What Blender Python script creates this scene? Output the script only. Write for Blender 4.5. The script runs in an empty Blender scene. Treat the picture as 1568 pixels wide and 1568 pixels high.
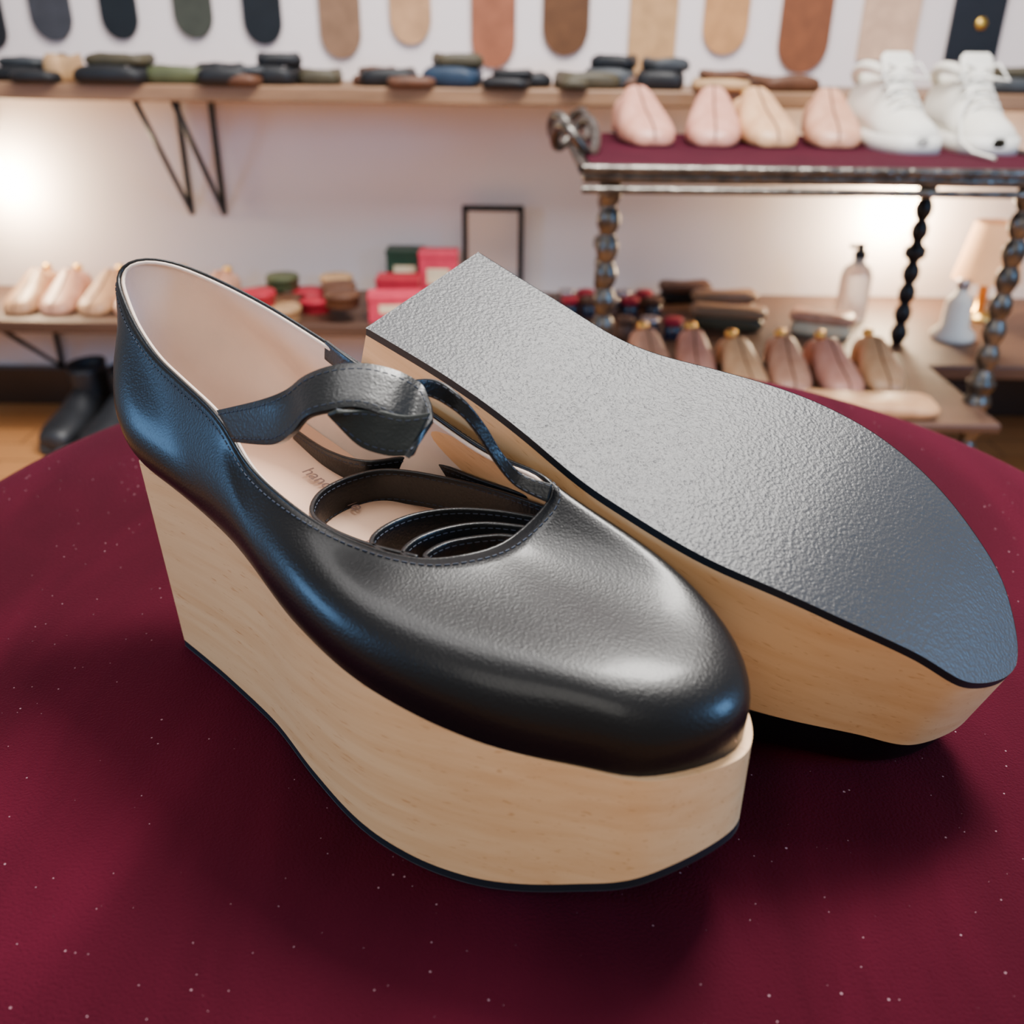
import bpy, numpy as np, math
from mathutils import Matrix, Vector
ZT=.65
def catmull(P,n=10):
    P=np.array(P,float); out=[]
    N=len(P)
    for i in range(N-1):
        p0=P[max(i-1,0)];p1=P[i];p2=P[i+1];p3=P[min(i+2,N-1)]
        for t in np.linspace(0,1,n,endpoint=False):
            out.append(0.5*((2*p1)+(-p0+p2)*t+(2*p0-5*p1+4*p2-p3)*t*t+(-p0+3*p1-3*p2+p3)*t**3))
    out.append(P[-1]); return np.array(out)
# ---- shoe dimensions (metres, shoe-local: s heel->toe, w outer side +, z up from sole)
L=.25555
OUT=[.03886,.04072,.04515,.05290,.05601,.04856,.03575,.02471]
INN=[.03447,.02936,.02714,.03794,.04427,.04076,.03299,.02343]
TIPW,ARCH,SPRING,RAKE=-.00143,.00278,.03062,.01234
ST=np.array([0,.15,.3,.45,.6,.75,.87,.95]);HS=np.array([0,.2,.4,.6,.8,1.])
hc=catmull(np.c_[HS,[.08857,.08243,.07250,.06761,.06271,.06332]],10)
def zb(s):
    q=np.clip(s/L,0,1);return ARCH*np.exp(-((q-.38)/.13)**2)+SPRING*np.clip((q-.65)/.35,0,1)**2
def zt(s):return np.interp(np.clip(s/L,0,1),hc[:,0],hc[:,1])
near=[(ST[i]*L,OUT[i]) for i in range(8)];far=[(ST[i]*L,-INN[i]) for i in range(8)]
full=catmull(near+[(L,TIPW)]+far[::-1],12)
s_=full[:,0];w_=full[:,1];rk=RAKE*np.clip(1-s_/L/.25,0,1)
loc=np.stack([s_,w_,zb(s_)],1);top=np.stack([s_-rk,w_,zt(s_)],1);n=len(loc)
# ---- shoe poses on the table
yaw=-.72819;O1=np.array([-.12258,.38118,0])
M1=np.stack([[math.cos(yaw),math.sin(yaw),0],[math.sin(yaw),-math.cos(yaw),0],[0,0,1]],1)
def rot(r):
    th=np.linalg.norm(r);k=r/th;K=np.array([[0,-k[2],k[1]],[k[2],0,-k[0]],[-k[1],k[0],0]])
    return np.eye(3)+math.sin(th)*K+(1-math.cos(th))*K@K
R=rot(np.array([.00356,-.00364,-.00465]))
E1=R@np.array([.8296,-.4788,-.2874]);E3=R@np.array([-.1274,.3389,-.9322]);E1/=np.linalg.norm(E1);E3-=E3.dot(E1)*E1;E3/=np.linalg.norm(E3)
M2=np.stack([E1,np.cross(E3,E1),E3],1)*1.03942;O2=np.array([-.03586,.39043,.1565])
# ---- 3D curves of topline and straps: base-36 coded half-millimetre coordinates in the shoe frame
D36='0123456789abcdefghijklmnopqrstuvwxyz'
def dec(s):
    v=[(D36.index(s[i])*36+D36.index(s[i+1]))*.0005-.15 for i in range(0,len(s),2)];return np.array(v).reshape(-1,2)
def sz(code,w):
    v=dec(code);return np.stack([v[:,0],w,v[:,1]],1)
def sw(code,z):
    v=dec(code);return np.stack([v[:,0],v[:,1],np.full(len(v),z)],1)
TN=sz('5jh95rgy70gc89ft9cfkb3f6caeie3e6fcdxghdrh1drh6dq',[.014,.019,.026,.030,.032,.035,.038,.040,.036,.026,.012,.002])
TF=sz('5jh95vhe6hh28agiacfwbcfldcf1faekh3ehh8e5h6drh6dq',[.014,.004,-.012,-.022,-.027,-.029,-.031,-.031,-.030,-.024,-.008,.002])
SA=sz('b6fdcmfxd9g8dogke4gselguf1gpfcggfrg9g1g2',[.035,.033,.03,.027,.022,.015,.008,.003,.006,.01])
SB=sz('bzeydbfadzfpedg3eqg9f5gcfjg6fsfwg3fog6fn',[.038,.038,.038,.037,.034,.028,.022,.018,.02,.024])
RA=sz('eugnfigkftg6g1fmg8f0glelh6eh',[.008,0,-.008,-.014,-.019,-.023,-.027])
RB=sz('fggifngafvfyg0fig7exgjedh7e5',[.012,.004,-.004,-.01,-.015,-.02,-.024])
back=lambda P,i,t:P.__setitem__(i,P[i]+np.array([-.72,-.657,-.29])*t)
back(RA,0,.016);back(RB,0,.022);back(RA,1,.008);back(RB,1,.012);back(RB,2,.003)
RA[0,2]-=.004;RB[0,2]-=.003
LA=sz('g4g6fwg2fig9f0gc',[.012,.02,.027,.034])
LB=sz('g3fkfqfjfafpevg9',[.022,.026,.031,.036])
LA[0,2]+=.002
LA[1]+=[-.002,-.002,.003];LA[2]+=[-.003,-.003,.001]
for q_ in LB:q_+=[-.0015,-.0015,0]
CO=[sw(c,.094) for c in ('g49gf09sdx9vd59nck8xcg7zct77dz6of96dgo68','fr9sf39pes96es8ef67nfw72gx6m','g89jft9kfl8yfq87g67kh371','gh9dg69bg58ngm7uh27k','9878aw7ic17acr6cep67gh60')]
# ================= materials
def nmat(name):
    m=bpy.data.materials.new(name);m.use_nodes=True;nt=m.node_tree;b=nt.nodes['Principled BSDF'];return m,nt,b
def N(nt,t,**k):
    x=nt.nodes.new(t)
    for a,v in k.items():
        if a in x.inputs.keys():x.inputs[a].default_value=v
        else:setattr(x,a,v)
    return x
def simple(name,col,rough=.5,metal=0,var=.15,scale=8,bump=0,bscale=60,spec=.5,emis=None,es=0):
    m,nt,b=nmat(name);tc=N(nt,'ShaderNodeTexCoord');no=N(nt,'ShaderNodeTexNoise',Scale=scale,Detail=4)
    nt.links.new(tc.outputs['Object'],no.inputs['Vector'])
    r=N(nt,'ShaderNodeValToRGB');r.color_ramp.elements[0].position=.3;r.color_ramp.elements[1].position=.7
    r.color_ramp.elements[0].color=(*[x*(1-var) for x in col],1);r.color_ramp.elements[1].color=(*[min(1,x*(1+var)) for x in col],1)
    nt.links.new(no.outputs['Fac'],r.inputs['Fac']);nt.links.new(r.outputs['Color'],b.inputs['Base Color'])
    b.inputs['Roughness'].default_value=rough;b.inputs['Metallic'].default_value=metal;b.inputs['Specular IOR Level'].default_value=spec
    if bump:
        n2=N(nt,'ShaderNodeTexNoise',Scale=bscale,Detail=3);nt.links.new(tc.outputs['Object'],n2.inputs['Vector'])
        bp=N(nt,'ShaderNodeBump',Strength=1.0,Distance=bump);nt.links.new(n2.outputs['Fac'],bp.inputs['Height']);nt.links.new(bp.outputs['Normal'],b.inputs['Normal'])
    if emis:
        b.inputs['Emission Color'].default_value=(*emis,1);b.inputs['Emission Strength'].default_value=es
    return m
def grain(name,col,rough,vs,dist,col2=None,coat=0,spec=.5,crough=.22):
    m,nt,b=nmat(name);tc=N(nt,'ShaderNodeTexCoord')
    v=N(nt,'ShaderNodeTexVoronoi',Scale=vs);v.feature='SMOOTH_F1';nt.links.new(tc.outputs['Object'],v.inputs['Vector'])
    no=N(nt,'ShaderNodeTexNoise',Scale=vs*1.3,Detail=2);nt.links.new(tc.outputs['Object'],no.inputs['Vector'])
    ad=N(nt,'ShaderNodeMath',operation='ADD');nt.links.new(v.outputs['Distance'],ad.inputs[0]);nt.links.new(no.outputs['Fac'],ad.inputs[1])
    bp=N(nt,'ShaderNodeBump',Strength=.8,Distance=dist);nt.links.new(ad.outputs[0],bp.inputs['Height']);nt.links.new(bp.outputs['Normal'],b.inputs['Normal'])
    n2=N(nt,'ShaderNodeTexNoise',Scale=22,Detail=3);nt.links.new(tc.outputs['Object'],n2.inputs['Vector'])
    r=N(nt,'ShaderNodeValToRGB');r.color_ramp.elements[0].color=(*col,1);r.color_ramp.elements[1].color=(*(col2 or [x*1.4 for x in col]),1)
    nt.links.new(n2.outputs['Fac'],r.inputs['Fac']);nt.links.new(r.outputs['Color'],b.inputs['Base Color'])
    b.inputs['Roughness'].default_value=rough;b.inputs['Coat Weight'].default_value=coat;b.inputs['Coat Roughness'].default_value=crough;b.inputs['Specular IOR Level'].default_value=spec
    return m
def woodm(name,c1,c2,stretch=(6,90,140),rough=.45,coat=.2,tilt=0,fine=False):
    m,nt,b=nmat(name);tc=N(nt,'ShaderNodeTexCoord');mp=N(nt,'ShaderNodeMapping');mp.inputs['Scale'].default_value=stretch
    rr=N(nt,'ShaderNodeMapping');rr.inputs['Rotation'].default_value=(0,tilt,0);nt.links.new(tc.outputs['Object'],rr.inputs['Vector']);nt.links.new(rr.outputs['Vector'],mp.inputs['Vector'])
    no=N(nt,'ShaderNodeTexNoise',Scale=1,Detail=6,Roughness=.6,Distortion=.3);nt.links.new(mp.outputs['Vector'],no.inputs['Vector'])
    r=N(nt,'ShaderNodeValToRGB');r.color_ramp.elements[0].position=.3;r.color_ramp.elements[1].position=.62;r.color_ramp.elements[0].color=(*c1,1);r.color_ramp.elements[1].color=(*c2,1)
    nt.links.new(no.outputs['Fac'],r.inputs['Fac']);last=r.outputs['Color']
    if fine: # short dark pore flecks of beech
        m2=N(nt,'ShaderNodeMapping');m2.inputs['Scale'].default_value=(90,600,1000);nt.links.new(rr.outputs['Vector'],m2.inputs['Vector'])
        nf=N(nt,'ShaderNodeTexNoise',Scale=1,Detail=1);nt.links.new(m2.outputs['Vector'],nf.inputs['Vector'])
        r2=N(nt,'ShaderNodeValToRGB');r2.color_ramp.elements[0].position=.24;r2.color_ramp.elements[1].position=.34;r2.color_ramp.elements[0].color=(.80,.70,.62,1);r2.color_ramp.elements[1].color=(1,1,1,1)
        nt.links.new(nf.outputs['Fac'],r2.inputs['Fac']);mx=N(nt,'ShaderNodeMix',data_type='RGBA',blend_type='MULTIPLY');mx.inputs[0].default_value=1
        nt.links.new(last,mx.inputs[6]);nt.links.new(r2.outputs['Color'],mx.inputs[7]);last=mx.outputs[2]
    nt.links.new(last,b.inputs['Base Color'])
    b.inputs['Roughness'].default_value=rough;b.inputs['Coat Weight'].default_value=coat;b.inputs['Coat Roughness'].default_value=.3
    return m
beech=woodm('beech_wood',(.74,.400,.175),(.84,.500,.245),(7,60,170),.42,.2,.12,True)
rubber=grain('sole_rubber',(.024,.0255,.029),.44,760,.00028,(.034,.036,.041),0,.38)
edge=simple('rubber_edge_shaded',(.010,.012,.016),.5,spec=.3)  # darker copy of the sole rubber: shade on the side faces painted in
leather=grain('black_leather',(.0020,.0022,.0028),.38,1100,.00011,(.0034,.0037,.0048),.16,.24,.18)
strapm=grain('strap_leather',(.0035,.0042,.005),.34,900,.00011,(.006,.0075,.009),.10,.34)
strapi=grain('strap_lining',(.010,.013,.0115),.5,900,.00011,(.015,.019,.017),.0,.3)
lining=simple('pigskin_lining',(.72,.56,.46),.6,var=.08,scale=30,bump=.0001,bscale=500)
insole=simple('insole_leather',(.74,.46,.31),.5,var=.08,scale=20)
thread=simple('thread',(.012,.02,.04),.6)
velvet,nt,b=nmat('burgundy_velvet')
tc=N(nt,'ShaderNodeTexCoord')
mpv=N(nt,'ShaderNodeMapping');mpv.inputs['Rotation'].default_value=(0,0,.5);mpv.inputs['Scale'].default_value=(9,2.2,1);nt.links.new(tc.outputs['Object'],mpv.inputs['Vector'])
no=N(nt,'ShaderNodeTexNoise',Scale=1.6,Detail=5,Distortion=.8);nt.links.new(mpv.outputs['Vector'],no.inputs['Vector'])
r=N(nt,'ShaderNodeValToRGB');r.color_ramp.elements[0].position=.3;r.color_ramp.elements[1].position=.75;r.color_ramp.elements[0].color=(.031,.0020,.0062,1);r.color_ramp.elements[1].color=(.060,.0038,.0120,1)
nt.links.new(no.outputs['Fac'],r.inputs['Fac'])
last=r.outputs['Color']
for sc_v,thr in ((70,.045),(150,.075),(260,.10)):
    vo=N(nt,'ShaderNodeTexVoronoi',Scale=sc_v);nt.links.new(tc.outputs['Object'],vo.inputs['Vector'])
    sp=N(nt,'ShaderNodeSeparateColor');nt.links.new(vo.outputs['Color'],sp.inputs[0])
    pw=N(nt,'ShaderNodeMath',operation='POWER');nt.links.new(sp.outputs[0],pw.inputs[0]);pw.inputs[1].default_value=3
    th=N(nt,'ShaderNodeMath',operation='MULTIPLY');nt.links.new(pw.outputs[0],th.inputs[0]);th.inputs[1].default_value=thr
    lt=N(nt,'ShaderNodeMath',operation='LESS_THAN');nt.links.new(vo.outputs['Distance'],lt.inputs[0]);nt.links.new(th.outputs[0],lt.inputs[1])
    mx=N(nt,'ShaderNodeMix',data_type='RGBA');nt.links.new(lt.outputs[0],mx.inputs[0]);nt.links.new(last,mx.inputs[6]);mx.inputs[7].default_value=(.30,.17,.20,1);last=mx.outputs[2]
nt.links.new(last,b.inputs['Base Color'])
b.inputs['Roughness'].default_value=.95;b.inputs['Specular IOR Level'].default_value=.05
b.inputs['Sheen Weight'].default_value=.12;b.inputs['Sheen Roughness'].default_value=.3;b.inputs['Sheen Tint'].default_value=(.8,.16,.28,1)
nf=N(nt,'ShaderNodeTexNoise',Scale=900,Detail=2);nt.links.new(tc.outputs['Object'],nf.inputs['Vector'])
bp=N(nt,'ShaderNodeBump',Strength=.8,Distance=.0008);nt.links.new(nf.outputs['Fac'],bp.inputs['Height']);nt.links.new(bp.outputs['Normal'],b.inputs['Normal'])
# ================= mesh helpers
def mesh(name,v,fc,mats,mi=None,parent=None,smooth=True):
    me=bpy.data.meshes.new(name);me.from_pydata([tuple(map(float,x)) for x in v],[],fc)
    for m in mats:me.materials.append(m)
    if mi is not None:
        for pl,i in zip(me.polygons,mi):pl.material_index=i
    for pl in me.polygons:pl.use_smooth=smooth
    me.update()
    o=bpy.data.objects.new(name,me);bpy.context.collection.objects.link(o)
    if parent:o.parent=parent
    return o
def empty(name,loc=(0,0,0),rz=0,mat=None):
    e=bpy.data.objects.new(name,None);bpy.context.collection.objects.link(e);e.empty_display_size=.05
    if mat is not None:e.matrix_world=mat
    else:e.location=loc;e.rotation_euler=(0,0,rz)
    return e
def box(name,c,s,m,parent=None,bev=.004,seg=2,rz=0):
    x,y,z=[v/2 for v in s]
    v=[(-x,-y,-z),(x,-y,-z),(x,y,-z),(-x,y,-z),(-x,-y,z),(x,-y,z),(x,y,z),(-x,y,z)]
    o=mesh(name,v,[(0,3,2,1),(4,5,6,7),(0,1,5,4),(1,2,6,5),(2,3,7,6),(3,0,4,7)],[m],parent=parent,smooth=False)
    o.location=c;o.rotation_euler=(0,0,rz)
    if bev:
        bm=o.modifiers.new('b','BEVEL');bm.width=bev;bm.segments=seg
    return o
def loft(name,rings,m,parent=None,cap=True,closed=True):
    R=np.array(rings,float);a,b_=R.shape[:2];v=R.reshape(-1,3);fc=[]
    for i in range(a-1):
        for j in range(b_ if closed else b_-1):
            k=(j+1)%b_;fc.append((i*b_+j,i*b_+k,(i+1)*b_+k,(i+1)*b_+j))
    if cap:fc.append(tuple(range(b_-1,-1,-1)));fc.append(tuple((a-1)*b_+j for j in range(b_)))
    return mesh(name,v,fc,[m],parent=parent)
def lathe(name,prof,c,m,parent=None,seg=20):
    rings=[[(c[0]+r*math.cos(t),c[1]+r*math.sin(t),c[2]+z) for t in np.linspace(0,2*math.pi,seg,endpoint=False)] for r,z in prof]
    return loft(name,rings,m,parent)
def tube(name,paths,rad,m,parent=None,cyc=False):
    cu=bpy.data.curves.new(name,'CURVE');cu.dimensions='3D';cu.bevel_depth=rad;cu.bevel_resolution=2
    for P in paths:
        s=cu.splines.new('POLY');s.points.add(len(P)-1);s.use_cyclic_u=cyc
        for i,q in enumerate(P):s.points[i].co=(*map(float,q),1)
    cu.materials.append(m);o=bpy.data.objects.new(name,cu);bpy.context.collection.objects.link(o)
    if parent:o.parent=parent
    return o
# ================= platform shoe
def arcres(P,k):
    d=np.r_[0,np.cumsum(np.linalg.norm(np.diff(P,axis=0),axis=1))];d/=d[-1];t=np.linspace(0,1,k)
    return np.stack([np.interp(t,d,P[:,c]) for c in range(P.shape[1])],1)
def feather(side):
    P=(top[:97] if side>0 else top[::-1][:97]).copy();s0=P[0,0];out=[]
    for th in np.linspace(0,math.pi/2,16,endpoint=False):
        s=s0-.001+.013*(1-math.cos(th)**.7);out.append([s,math.sin(th)**.5*(np.interp(s,P[:60,0],P[:60,1])+side*.0006),np.interp(s,P[:60,0],P[:60,2])])
    for v in P:
        if v[0]>s0+.013:out.append(v.copy()+np.array([0,side*.0006,0]))
    out=np.array(out);cen=np.array([L*.7,0]);k=np.clip((out[:,0]/L-.7)/.3,0,1)*.040
    out[:,:2]+=(cen-out[:,:2])*k[:,None];out[0,1]=0
    return out
NN=72;NV=22
def half(side):
    B=arcres(feather(side),NN);T=arcres(catmull(TN if side>0 else TF,8),NN);G=[]
    for i in range(NN):
        b_=i/(NN-1);x=min(max((b_-.45)/.45,0),1);tt=x*x*(3-2*x);Bi,Ti=B[i],T[i]
        i0,i1=max(i-2,0),min(i+2,NN-1);tg=B[i1]-B[i0];nr=np.array([-tg[1],tg[0],0])*side;nr/=np.linalg.norm(nr)+1e-9
        hb=max(0,1-b_/.30)
        if i==0:nr=np.array([-1,0,0.])
        hd=Bi-Ti;hd[2]=0;D=np.linalg.norm(hd);hd/=D+1e-9
        if i==NN-1:nr=hd
        out=nr*(1-tt)+hd*tt;out/=np.linalg.norm(out)+1e-9;H=Ti[2]-Bi[2];up=np.array([0,0,1.])
        c1=Bi+up*(H*.34*(1-tt)+.038*tt)+out*((.009+.018*hb)*(1-tt)+.011*tt)
        c2=Ti-up*(H*.3*(1-tt)+.014*tt)+out*((.004+.010*hb)*(1-tt)+D*.46*tt)
        G.append([(1-v)**3*Bi+3*v*(1-v)**2*c1+3*v*v*(1-v)*c2+v**3*Ti for v in np.linspace(0,1,NV)])
    return np.array(G)
gn=half(1);gf=half(-1)
avg=(gn[0]+gf[0])/2;gn[0]=avg;avg=(gn[-1]+gf[-1])/2;gn[-1]=avg
ring=np.concatenate([gn,gf[::-1][1:-1]],0);R_=len(ring)
for _ in range(4):
    sm=(np.roll(ring,1,0)+np.roll(ring,-1,0))/2;ring[:,1:]=ring[:,1:]*.5+sm[:,1:]*.5
du=np.roll(ring,-1,0)-np.roll(ring,1,0);dv=np.gradient(ring,axis=1);nm=np.cross(du,dv);nm/=np.linalg.norm(nm,axis=2,keepdims=True)+1e-12
if nm[NN//3,5,1]<0:nm=-nm
inner=ring-nm*.0018
for k,(M,O,sg) in enumerate(((M1,O1,-1),(M2,O2,1))):
    FL=np.array([1,sg,1.])
    Mx=np.eye(4);Mx[:3,:3]=M*FL[None,:];Mx[:3,3]=O+[0,0,ZT]
    root=empty('platform_shoe',mat=Matrix(Mx.tolist()))
    vs=np.vstack([loc,loc+[0,0,.0032],top])*FL;fc=[];mi=[]
    for i in range(n):
        j=(i+1)%n;fc+=[(i,j,n+j,n+i),(n+i,n+j,2*n+j,2*n+i)];mi+=[2,0]
    for i in range(96):
        a,b_,c_,d_=i,i+1,n-2-i,n-1-i;fl=(a,b_,c_,d_) if b_!=c_ else (a,b_,d_)
        fc+=[fl,tuple(2*n+x for x in fl)];mi+=[1,0]
    if sg<0:fc=[t[::-1] for t in fc]
    o=mesh('platform_and_sole',vs,fc,[beech,rubber,edge],mi,root,smooth=True)
    bm=o.modifiers.new('b','BEVEL');bm.width=.0007;bm.segments=2;bm.limit_method='ANGLE';bm.angle_limit=.6
    wn=o.modifiers.new('w','WEIGHTED_NORMAL')
    vv=np.vstack([ring.reshape(-1,3),inner.reshape(-1,3)])*FL;K=R_*NV;fc=[];mi=[]
    for i in range(R_):
        j=(i+1)%R_
        for v in range(NV-1):
            q4=(i*NV+v,j*NV+v,j*NV+v+1,i*NV+v+1);fc+=[q4,tuple(K+x for x in q4[::-1])];mi+=[0,1]
        fc.append((i*NV+NV-1,j*NV+NV-1,K+j*NV+NV-1,K+i*NV+NV-1));mi.append(0)
    o=mesh('leather_upper',vv,fc,[leather,lining],mi,root)
    bn=arcres(feather(1),40);bf=arcres(feather(-1),40);v=[];fc=[]
    for i in range(40):
        for t in np.linspace(0,1,7):
            x=bn[i]*(1-t)+bf[i]*t;v.append(x*FL*np.array([1,.985,1])+[0,0,.004-.0015*math.sin(math.pi*t)])
    for i in range(39):
        for j in range(6):fc.append((i*7+j,i*7+j+1,(i+1)*7+j+1,(i+1)*7+j))
    mesh('insole',v,fc,[insole],parent=root)
    rim=(ring[:,-1]*.55+inner[:,-1]*.45)*FL
    tube('topline_binding',[rim],.0009,leather,root,True)
    rim2=(inner[:,-1]*1.45-ring[:,-1]*.45)*FL;tube('lining_edge',[rim2],.0008,lining,root,True)
    def dashes(C,ln=.0022,gap=.0011):
        d=np.r_[0,np.cumsum(np.linalg.norm(np.diff(C,axis=0),axis=1))];out=[];t=0
        while t+ln<d[-1]:
            out.append([[np.interp(x,d,C[:,c]) for c in range(3)] for x in (t,t+ln)]);t+=ln+gap
        return out
    st=ring+nm*.0001;P3=[]
    for i in range(R_):
        col=st[i][::-1];d=np.r_[0,np.cumsum(np.linalg.norm(np.diff(col,axis=0),axis=1))];P3.append([np.interp(.0035,d,col[:,c]) for c in range(3)])
    P3=np.array(P3+[P3[0]])*FL
    tube('topline_stitching',dashes(P3,.0018,.0010),.00024,thread,root)
    def ribbon(name,A,B,stitch=True,mt=strapm):
        A=catmull(A,8)*FL;B=catmull(B,8)*FL;m=len(A);S=5;v=[];fc=[]
        for i in range(m):
            for t in np.linspace(0,1,S):v.append(A[i]*(1-t)+B[i]*t)
        for i in range(m-1):
            for j in range(S-1):fc.append((i*S+j,i*S+j+1,(i+1)*S+j+1,(i+1)*S+j))
        o=mesh(name,v,fc,[mt],parent=root);so=o.modifiers.new('s','SOLIDIFY');so.thickness=.0018;so.offset=0
        bv=o.modifiers.new('b','BEVEL');bv.width=.0005;bv.segments=2;bv.limit_method='ANGLE'
        if stitch:
            nn=np.cross(np.gradient(A,axis=0),B-A);nn/=np.linalg.norm(nn,axis=1,keepdims=True)+1e-9;ps=[]
            for sgn in (1,-1):
                for t in (.13,.87):ps+=dashes(A*(1-t)+B*t+nn*sgn*.0009,.0018,.001)
            tube(name+'_stitching',ps,.00022,thread,root)
    if k==0:
        ribbon('ankle_strap',SA,SB);ribbon('strap_tail',RA,RB);ribbon('strap_curl',LA,LB,True,strapi)
        ribbon('strap_keeper',np.array([TF[4]+[.001,.001,.001],(TF[4]+TF[5])/2+[.004,.003,.001],TF[5]+[.006,.003,0]]),np.array([TF[4]+[.001,.002,-.007],(TF[4]+TF[5])/2+[.004,.004,-.007],TF[5]+[.006,.004,-.009]]),False)
        for ci,c_ in enumerate(CO):
            ribbon('strap_coil_%d'%(ci+1),c_,c_+np.array([0,0,-.015]))
        for txt,s0,w0,sz_ in (('handmade',.045,.002,.0085),('leather',.096,-.010,.0085)):
            cu=bpy.data.curves.new('insole_print','FONT');cu.body=txt;cu.size=sz_;cu.extrude=.00005;cu.materials.append(simple('print_ink',(.20,.11,.085),.6))
            t=bpy.data.objects.new('insole_print',cu);bpy.context.collection.objects.link(t);t.parent=root;t.location=(s0,w0,float(zt(s0))+.0046);t.rotation_euler=(0,.19,0)
# ================= table
tb=empty('round_table',(.012,.458,0))
R0=.345
prof=[(.001,0),(.1,0),(.2,0),(.3,0),(R0-.012,0),(R0-.006,-.0015),(R0-.002,-.005),(R0,-.011),(R0,-.05),(R0-.01,-.055),(.001,-.055)]
lathe('velvet_top',prof[::-1],(0,0,ZT),velvet,tb,160)
dark=simple('dark_wood',(.03,.014,.008),.35)
lathe('pedestal',[(.17,0),(.17,.02),(.06,.04),(.035,.1),(.03,.3),(.045,.45),(.03,.5),(.12,.595)],(0,0,0),dark,tb,32)
# ================= room
wallm=simple('white_plaster',(.78,.69,.68),.85,var=.03,scale=3,bump=.0006,bscale=40)
mesh('wall_back',[(-3,2.4,0),(3,2.4,0),(3,2.4,2.6),(-3,2.4,2.6)],[(0,1,2,3)],[wallm])
flm,nt,b=nmat('floor_boards');tc=N(nt,'ShaderNodeTexCoord');br=N(nt,'ShaderNodeTexBrick');br.inputs['Scale'].default_value=1;br.inputs['Brick Width'].default_value=1.2;br.inputs['Row Height'].default_value=.1;br.inputs['Mortar Size'].default_value=.002
br.inputs['Color1'].default_value=(.50,.20,.060,1);br.inputs['Color2'].default_value=(.58,.26,.09,1);br.inputs['Mortar'].default_value=(.12,.05,.02,1)
nt.links.new(tc.outputs['Object'],br.inputs['Vector']);nt.links.new(br.outputs['Color'],b.inputs['Base Color']);b.inputs['Roughness'].default_value=.4
mesh('floor',[(-3,-1.5,0),(3,-1.5,0),(3,2.4,0),(-3,2.4,0)],[(0,1,2,3)],[flm])
box('baseboard_back',(0,2.385,.05),(6,.03,.1),dark,bev=.003)
shelfw=woodm('shelf_wood',(.15,.08,.04),(.27,.15,.08),(4,40,40),.5,0)
shelfd=woodm('shelf_dark_wood',(.045,.020,.011),(.09,.042,.024),(4,40,40),.5,0)
blk=simple('black_iron',(.008,.008,.009),.4,spec=.3)
s1=empty('wooden_shelf');box('board',(0,2.245,.786),(5.6,.30,.032),shelfw,s1)
for x in (-.80,-.72,1.6):
    tube('bracket',[[(x,2.39,.77),(x,2.39,.50),(x,2.13,.768),(x,2.39,.768)]],.0075,blk,s1)
s2=empty('wooden_shelf');box('board',(-1.35,2.23,.300),(2.9,.33,.028),shelfd,s2)
for x in (-1.2,-.7):tube('bracket',[[(x,2.385,.285),(x,2.385,.1),(x,2.12,.285)]],.007,blk,s2)
s3=empty('wooden_shelf');box('board',(1.45,2.11,.300),(2.7,.57,.028),shelfd,s3)
for x in (.4,1.4):tube('bracket',[[(x,2.385,.285),(x,2.385,.06),(x,1.95,.285)]],.008,blk,s3)
SW=[(-1.20,.068,.858,(.01,.01,.012),1),(-1.058,.093,.876,(.04,.04,.048),1),(-.903,.083,.881,(.006,.008,.010),1),(-.735,.087,.885,(.045,.048,.035),1),(-.579,.087,.874,(.006,.008,.011),1),(-.404,.093,.848,(.22,.12,.068),1),(-.244,.093,.878,(.46,.255,.13),1),(-.056,.10,.832,(.28,.095,.048),1),(.108,.105,.859,(.11,.046,.018),1),(.306,.108,.821,(.48,.27,.12),0),(.470,.102,.865,(.48,.235,.09),1),(.651,.115,.829,(.19,.062,.022),1),(.841,.128,.858,(.60,.38,.25),0),(1.037,.118,.858,(.008,.008,.010),0)]
for i,(X,wd,z0,col,rd) in enumerate(SW):
    w2=wd/2;ztp=z0+.36
    pts=[(w2,ztp),(-w2,ztp)]
    if rd:pts+=[(-w2*math.cos(t),z0+w2*1.1-w2*1.1*math.sin(t)) for t in np.linspace(0,math.pi,16)]
    else:pts+=[(-w2,z0),(w2,z0)]
    m=simple('swatch_leather_%d'%i,col,.5,var=.15,scale=30,bump=.0003,bscale=300,spec=.3)
    v=[(X+x,2.396,z) for x,z in pts]+[(X+x,2.389,z) for x,z in pts];kk=len(pts)
    so_=mesh('hanging_leather_swatch',v,[tuple(range(kk)),tuple(range(2*kk-1,kk-1,-1))]+[(j,(j+1)%kk,kk+(j+1)%kk,kk+j) for j in range(kk)],[m],smooth=False)
brassy=simple('gold_foil',(.8,.5,.10),.35,1)
bd=lathe('gold_badge',[(.001,0),(.014,0),(.014,.004),(.001,.004)],(0,0,0),brassy,so_,6);bd.matrix_world=Matrix.Translation((1.045,2.389,.935))@Matrix.Rotation(math.pi/2,4,'X')
def pad(name,x,y,z,w,d,h,m,rz=0,parent=None):
    rings=[]
    for t in np.linspace(0,1,7):
        k=(1-abs(2*t-1)**3*.12);ring_=[]
        for a in np.linspace(0,2*math.pi,28,endpoint=False):
            ca,sa=math.cos(a),math.sin(a);rx=w/2*k*abs(ca)**.45*np.sign(ca);ry=d/2*k*abs(sa)**.45*np.sign(sa)
            ring_.append((rx,ry,h*t+.1*h*math.sin(3*a)*t))
        rings.append(ring_)
    o=loft(name,rings,m,parent);o.location=(x,y,z);o.rotation_euler=(0,0,rz);return o
cols={'k':(.008,.009,.011),'g':(.04,.045,.05),'o':(.07,.08,.035),'t':(.42,.25,.12),'c':(.72,.60,.40),'b':(.10,.042,.022),'n':(.012,.028,.055),'d':(.055,.045,.025),'r':(.36,.012,.03),'p':(.58,.035,.08),'e':(.012,.04,.022)}
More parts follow.
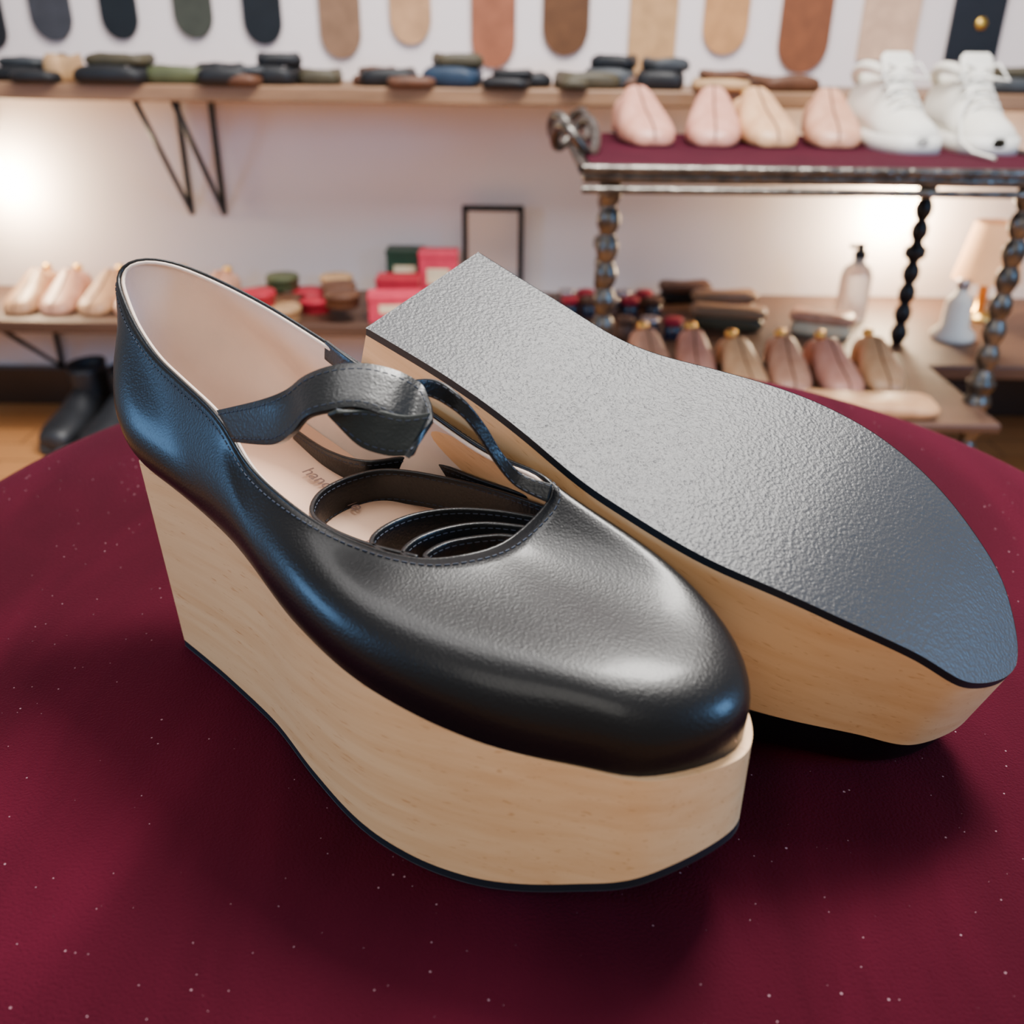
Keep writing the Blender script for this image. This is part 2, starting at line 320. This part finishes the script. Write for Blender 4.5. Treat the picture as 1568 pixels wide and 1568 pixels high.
cm={k:simple('leather_'+k,v,.5,var=.2,scale=20,spec=.35) for k,v in cols.items()}
PD=[(-1.18,.10,.026,'k'),(-1.20,.08,.034,'g'),(-1.05,.13,.026,'k'),(-.985,.10,.022,'k'),(-.95,.045,.050,'t'),(-.885,.08,.022,'c'),(-.83,.15,.032,'k'),(-.71,.13,.032,'o'),(-.645,.09,.022,'c'),(-.60,.11,.032,'k'),(-.51,.11,.034,'k'),(-.42,.09,.028,'d'),(-.56,.08,.020,'b'),(-.27,.12,.032,'k'),(-.31,.07,.020,'b'),(-.22,.10,.020,'b'),(-.136,.12,.036,'n'),(.01,.12,.026,'k'),(-.02,.10,.020,'k'),(.145,.13,.030,'d'),(.195,.11,.036,'g'),(.11,.06,.020,'d'),(.30,.10,.034,'k'),(.24,.08,.022,'b'),(.42,.12,.022,'t'),(.56,.13,.028,'b'),(1.04,.09,.028,'g')]
lp=empty('folded_leather_pieces')
for i,(X,wd,h,c_) in enumerate(PD):
    y=2.165+.035*((i*7)%3-1)
    pad('piece_%d'%i,X,y,.802,wd,.12,h,cm[c_],.2*math.sin(i*3.1),lp)
    if i%2==0 and i!=4:pad('piece_top_%d'%i,X+.01,y+.01,.802+h*1.02,wd*.85,.10,h*.7,cm['kdgkb'[i%5]],.3*math.sin(i*2.1),lp)
pinks=[woodm('shoe_tree_beech',(.46,.20,.115),(.62,.32,.205),(30,30,6),.45,.1),woodm('shoe_tree_beech_pink',(.50,.20,.135),(.64,.30,.22),(30,30,6),.45,.1),woodm('shoe_tree_maple',(.52,.26,.12),(.67,.39,.205),(30,30,6),.45,.1)]
pink=pinks[0]
tanw=woodm('shoe_tree_cedar',(.38,.18,.085),(.55,.30,.15),(30,30,6),.45,.1)
brass=simple('brass',(.75,.45,.12),.3,1)
def shoe_tree(x,y,z,rz,m,sc=1):
    e=empty('wooden_shoe_tree',(x,y,z),rz)
    S=[(0,.012,.010,.003),(.004,.024,.020,0),(.015,.036,.030,0),(.045,.045,.040,0),(.085,.047,.052,0),(.12,.042,.068,0),(.15,.036,.078,.004),(.165,.030,.080,.008)]
    def mk(S,nm_):
        rings=[]
        for yy,w,h,z0 in catmull(S,3):
            r=[]
            for a in np.linspace(0,2*math.pi,28,endpoint=False):
                ca,sa=math.cos(a),math.sin(a);r.append((sc*w*np.sign(ca)*abs(ca)**.7,sc*yy,sc*(z0+h*.35+(h*.65*abs(sa)**.75 if sa>0 else -h*.35*abs(sa)**.4))))
            rings.append(r)
        loft(nm_,rings,m,e)
    mk(S,'forefoot')
    mk([(.185,.02,.05,.008),(.2,.03,.065,.004),(.23,.031,.066,0),(.25,.024,.058,0),(.258,.006,.04,.01)],'heel_block')
    tube('hinge',[[(0,sc*.15,sc*.05),(0,sc*.2,sc*.05)]],.006*sc,brass,e)
    P=[(0,sc*yy-.001,sc*(z0+h)+.0002) for yy,w,h,z0 in catmull(S,3)];tube('split_line',[P],.0018*sc,cm['b'],e)
    lathe('knob',[(.003,0),(.009,.004),(.012,.010),(.009,.017),(.002,.02)],(0,sc*.225,sc*.064),brass,e,12)
for i,X in enumerate((-1.146,-1.06,-.975,-.89,-.80,-.71)):
    shoe_tree(X,2.11,.314,.06*math.sin(i*2),(tanw,pinks[0])[i%2],.88)
# display stand
DZ=.722
silver=simple('aged_silver',(.11,.10,.09),.32,.9,var=.5,scale=40,bump=.003,bscale=60)
mat_v=simple('crimson_cloth',(.045,.003,.011),.9,spec=.1)
ds=empty('ornate_display_stand')
box('top_tray',(.50,1.79,DZ-.012),(.80,.60,.018),silver,ds,bev=.006)
box('velvet_mat',(.50,1.79,DZ-.0015),(.77,.57,.005),mat_v,ds,bev=.002)
def rail(pts,r):tube('rim_rail',[pts],r,silver,ds)
rail([(.10,1.49,DZ),(.90,1.49,DZ)],.007);rail([(.10,1.49,DZ),(.10,2.09,DZ)],.007);rail([(.90,1.49,DZ),(.90,2.09,DZ)],.007);rail([(.1,1.49,DZ-.03),(.9,1.49,DZ-.03)],.006)
for yy in (1.72,1.92):
    tube('scroll_handle',[[(.10+.035*math.cos(t),yy+.07*math.sin(t),DZ+.025+.022*math.sin(2*t)) for t in np.linspace(0,2*math.pi,40)]],.009,silver,ds,True)
def turned(x,y,z0,z1,m,sc=1):
    P=[];H=z1-z0
    for t in np.linspace(0,1,160):
        P.append((sc*(.010+.009*abs(math.sin(t*math.pi*round(H/.045)))**.7+(.005 if .47<t<.53 else 0)),H*t))
    lathe('turned_leg',P,(x,y,z0),m,ds,18)
turned(.15,1.56,0,DZ-.02,silver);turned(.815,1.56,0,DZ-.02,silver);turned(.19,2.04,.314,DZ-.02,silver)
turned(.83,1.98,.314,DZ-.02,blk,.95)
box('lower_tier',(.485,1.65,.326),(.65,.40,.016),shelfd,ds)
for i,X in enumerate((.248,.356,.470,.578)):
    shoe_tree(X,1.80,DZ+.002,(.10,-.12,.06,-.12)[i],pinks[(1,1,2,0)[i]],1.06)
for i,(X,yy) in enumerate(((.262,1.62),(.335,1.62),(.425,1.57),(.500,1.58),(.595,1.57),(.672,1.59))):
    shoe_tree(X,yy,.3345,.06*(-1)**i,pinks[i%3],.80)
wht=simple('white_canvas',(.74,.71,.63),.7,var=.05);wht2=simple('white_rubber',(.76,.73,.66),.5,var=.03)
def sneaker(x,y,z,rz):
    e=empty('white_sneaker',(x,y,z),rz)
    S=[(0,.012,.02),(.008,.03,.034),(.03,.043,.046),(.07,.050,.058),(.11,.048,.080),(.15,.043,.105),(.19,.040,.112),(.24,.040,.108),(.28,.034,.112),(.293,.018,.110)]
    rings=[]
    for yy,w,h in catmull(S,3):
        rings.append([(w*np.sign(math.cos(a))*abs(math.cos(a))**.75*(1-.25*max(0,math.sin(a))),yy,.012+h*.35+(h*.6*math.sin(a) if math.sin(a)>0 else h*.35*math.sin(a))) for a in np.linspace(0,2*math.pi,28,endpoint=False)])
    loft('canvas_upper',rings,wht,e)
    O=[(w+.005,yy) for yy,w,h in catmull(S,3)];out=[(a,b) for a,b in O]+[(-a,b) for a,b in O[::-1]]
    loft('rubber_sole',[[(a,b,z_) for a,b in out] for z_ in (0,.012,.028)],wht2,e)
    rings=[[(w*math.cos(a),yy+.004*math.sin(a),zz) for a in np.linspace(0,2*math.pi,16,endpoint=False)] for yy,zz,w in ((.10,.075,.022),(.13,.105,.026),(.15,.135,.030),(.16,.150,.030),(.163,.158,.022))]
    loft('tongue',rings,wht,e)
    tube('padded_collar',[[(.036*math.cos(a),.215+.075*math.sin(a),.112+.02*math.cos(a)**2-.008*math.sin(a)) for a in np.linspace(0,2*math.pi,36)]],.010,wht,e,True)
    for j in range(5):
        yy=.075+.018*j;zz=.066+.012*j
        tube('lace',[[(-.03,yy+.006,zz-.004),(-.015,yy,zz+.010),(0,yy-.002,zz+.014),(.015,yy,zz+.010),(.03,yy+.006,zz-.004)]],.0032,wht2,e)
    for sx in (-1,1):tube('lace_bow',[[(0,.145,.13),(sx*.03,.13,.14),(sx*.045,.11,.115),(sx*.02,.125,.118),(0,.145,.125)]],.003,wht2,e)
    if rz==0:tube('lace_end',[[(-.02,.10,.10),(-.052,.06,.06),(-.058,.02,.02),(-.055,-.03,.008),(-.05,-.10,.006)]],.003,wht2,e)
sneaker(.700,1.73,DZ+.001,.08);sneaker(.832,1.73,DZ+.001,.0)
bootm=simple('boot_leather',(.018,.019,.022),.45,var=.2,scale=20)
def boot(x,y,rz):
    e=empty('black_ankle_boot',(x,y,0),rz)
    S=[(0,.02,.03),(.01,.035,.045),(.05,.046,.06),(.1,.045,.075),(.14,.040,.10),(.17,.038,.11),(.25,.036,.11),(.27,.02,.10)]
    loft('foot',[[(w*math.cos(a),yy,.02+h*.4+h*.55*math.sin(a)) for a in np.linspace(0,2*math.pi,24,endpoint=False)] for yy,w,h in catmull(S,3)],bootm,e)
    loft('shaft',[[(w*math.cos(a),.2+1.35*w*math.sin(a),z_) for a in np.linspace(0,2*math.pi,24,endpoint=False)] for w,z_ in ((.036,.07),(.038,.10),(.041,.15),(.041,.17),(.036,.165),(.033,.12))],bootm,e)
    loft('boot_sole',[[(1.1*w*sx,yy,z_) for sx,lst in ((1,S),(-1,S[::-1])) for yy,w,h in lst] for z_ in (0,.024)],cm['g'],e)
boot(-1.085,2.02,-.15);boot(-.985,2.0,-.2)
tins=empty('shoe_care_tins')
T=[(-.60,'k'),(-.56,'o'),(-.528,'b'),(-.58,'r'),(-.50,'r'),(-.41,'b'),(-.525,'t'),(-.43,'t'),(-.47,'r'),(-.39,'b'),(-.60,'o')]
for i,(X,c_) in enumerate(T):
    lathe('tin_%d'%i,[(.001,0),(.036,0),(.038,.004),(.038,.02),(.040,.021),(.040,.030),(.037,.033),(.001,.033)],(X,2.10+.08*((i*5)%3),.314+(.034 if i%2 else 0)),cm[c_],tins,24)
def carton(x,Y,w,h,c_,rz=0):
    e=empty('shoe_care_box',(x,Y,.314),rz)
    box('carton',(0,0,h/2),(w,.07,h),cm[c_],e,bev=.002);box('label',(0,-.0355,h*.55),(w*.6,.001,h*.3),cm['c'],e,bev=0);box('lid',(0,0,h-.004),(w+.003,.073,.010),cm[c_],e,bev=.001)
carton(-.270,2.345,.09,.115,'e');carton(-.185,2.30,.09,.12,'p');carton(-.272,2.12,.12,.06,'p',.1);carton(-.275,2.22,.10,.075,'r',.0)
mr=empty('framed_mirror',(-.055,2.34,.314));gl=simple('mirror_glass',(.70,.66,.68),.15,.6,var=.02)
box('glass',(0,0,.105),(.125,.004,.20),gl,mr,bev=0)
for c_,s_2 in (((-.068,0,.11),(.014,.014,.22)),((.068,0,.11),(.014,.014,.22)),((0,0,.214),(.15,.014,.014)),((0,0,.007),(.15,.014,.014))):box('frame',c_,s_2,blk,mr,bev=.003)
jm=simple('navy_glass',(.015,.015,.03),.15,var=.1);lidm=simple('jar_lid_metal',(.45,.4,.4),.3,.8)
pj=empty('shoe_polish_jars');k=0
for row,(Y,xs) in enumerate(((2.24,(.125,.17,.215,.26,.31)),(2.17,(.13,.175,.225,.27,.325)),(2.00,(.24,.295,.345)))):
    for x in xs:
        lathe('jar_%d'%k,[(.001,0),(.019,0),(.02,.003),(.02,.028),(.017,.030)],(x,Y,.314),(jm,cm['b'],jm)[k%3],pj,16);lathe('jar_lid_%d'%k,[(.001,.030),(.021,.030),(.021,.042),(.019,.044),(.001,.044)],(x,Y,.314),(lidm,cm['b'],cm['r'])[(k*2+row)%3],pj,16);k+=1
def brush(x,y,z,rz,c1,c2,l=.15):
    e=empty('shoe_brush',(x,y,z),rz);pad('bristles',0,0,0,l*.93,.045,.028,cm[c2],0,e);pad('wooden_back',0,0,.028,l,.055,.022,c1,0,e)
brush(.50,2.22,.314,.1,shelfw,'b',.16);brush(.48,2.08,.314,-.2,shelfw,'d',.17);brush(.42,2.31,.314,.1,cm['b'],'k',.13);brush(.68,2.04,.314,-.4,pink,'c',.14)
cg,nt,b=nmat('clear_plastic');b.inputs['Base Color'].default_value=(.92,.9,.88,1);b.inputs['Transmission Weight'].default_value=.7;b.inputs['Roughness'].default_value=.15
sb=empty('spray_bottle',(.79,2.18,.314));lathe('bottle',[(.001,0),(.034,0),(.036,.006),(.036,.10),(.03,.118),(.014,.13),(.013,.14)],(0,0,0),cg,sb,24);lathe('nozzle',[(.001,.14),(.015,.14),(.015,.155),(.009,.158),(.009,.172),(.001,.173)],(0,0,0),cm['k'],sb,16);box('trigger',(-.012,0,.166),(.03,.012,.01),cm['k'],sb,bev=.002)
lb=empty('lotion_bottle',(.965,2.02,.314));lathe('bottle',[(.001,0),(.045,0),(.047,.006),(.045,.015),(.03,.03),(.028,.08),(.02,.095),(.012,.1),(.012,.112)],(0,0,0),wht2,lb,24);lathe('cap',[(.001,.112),(.014,.112),(.014,.13),(.001,.131)],(0,0,0),lidm,lb,16)
lm=empty('shelf_lamp',(1.10,2.20,.314));shade=simple('lamp_shade',(.62,.34,.18),.8,emis=(1,.50,.22),es=.35)
lathe('lamp_base',[(.001,0),(.05,0),(.05,.01),(.012,.02),(.010,.12),(.001,.12)],(0,0,0),brass,lm,20)
loft('shade',[[(r*math.cos(t),r*math.sin(t),z_) for t in np.linspace(0,2*math.pi,28,endpoint=False)] for r,z_ in ((.075,.09),(.05,.22))],shade,lm,cap=False)
bulb=simple('warm_bulb',(1,.9,.7),.5,emis=(1,.80,.52),es=40)
def wlamp(x,z,y=2.32,en=16):
    e=empty('wall_bulb_lamp',(x,y,z));lathe('bulb',[(.001,-.028),(.016,-.024),(.026,-.008),(.026,.006),(.014,.028),(.012,.034)],(0,0,0),bulb,e,16)
    lathe('socket',[(.014,.034),(.016,.04),(.016,.06),(.001,.062)],(0,0,0),blk,e,16);tube('arm',[[(0,0,.06),(0,0,.08),(0,.07,.08)]],.004,blk,e)
    l=bpy.data.lights.new('bulb_light','POINT');l.energy=en;l.color=(1,.78,.50);l.shadow_soft_size=.03;lo=bpy.data.objects.new('bulb_light',l);bpy.context.collection.objects.link(lo);lo.parent=e;lo.location=(0,.012,-.045)
wlamp(-1.235,.61,en=13);wlamp(.925,.57,en=20)
pad('folded_tan_hide',.60,1.51,.3345,.24,.09,.022,tanw,-.08)
# ================= lights
def area(name,loc_,tgt,size,en,col):
    l=bpy.data.lights.new(name,'AREA');l.energy=en;l.size=size;l.color=col;o=bpy.data.objects.new(name,l);bpy.context.collection.objects.link(o)
    o.location=loc_;o.rotation_euler=(Vector(loc_)-Vector(tgt)).to_track_quat('Z','Y').to_euler();return o
area('ceiling_light',(.50,1.12,2.3),(.05,.35,.7),.5,84,(1,.96,.90))
area('wall_wash_light',(0,1.1,2.55),(0,2.4,.9),1.6,72,(1,.97,.95))
area('window_light_right',(1.9,-.1,1.25),(.1,.3,.7),.6,32,(.22,.52,1))
area('window_light_left',(-1.7,.1,1.1),(-.1,.4,.7),.45,14,(.22,.52,1))
area('front_light',(-.5,-1.0,2.0),(0,.3,.7),1.0,12,(1,.95,.88))  # unseen area light behind the camera, aimed at the table
w=bpy.data.worlds.new('world');bpy.context.scene.world=w;w.use_nodes=True
w.node_tree.nodes['Background'].inputs[0].default_value=(1,.93,.88,1);w.node_tree.nodes['Background'].inputs[1].default_value=.44
cd=bpy.data.cameras.new('camera');co=bpy.data.objects.new('camera',cd);bpy.context.collection.objects.link(co)
cd.sensor_width=36;cd.lens=36*.91372;cd.clip_start=.01;co.location=(0,0,ZT+.25)
co.rotation_euler=(Matrix.Rotation(math.pi/2-.47139,4,'X')@Matrix.Rotation(.01265,4,'Z')).to_euler()
cd.dof.use_dof=True;cd.dof.focus_distance=.37;cd.dof.aperture_fstop=9.5
bpy.context.scene.camera=co
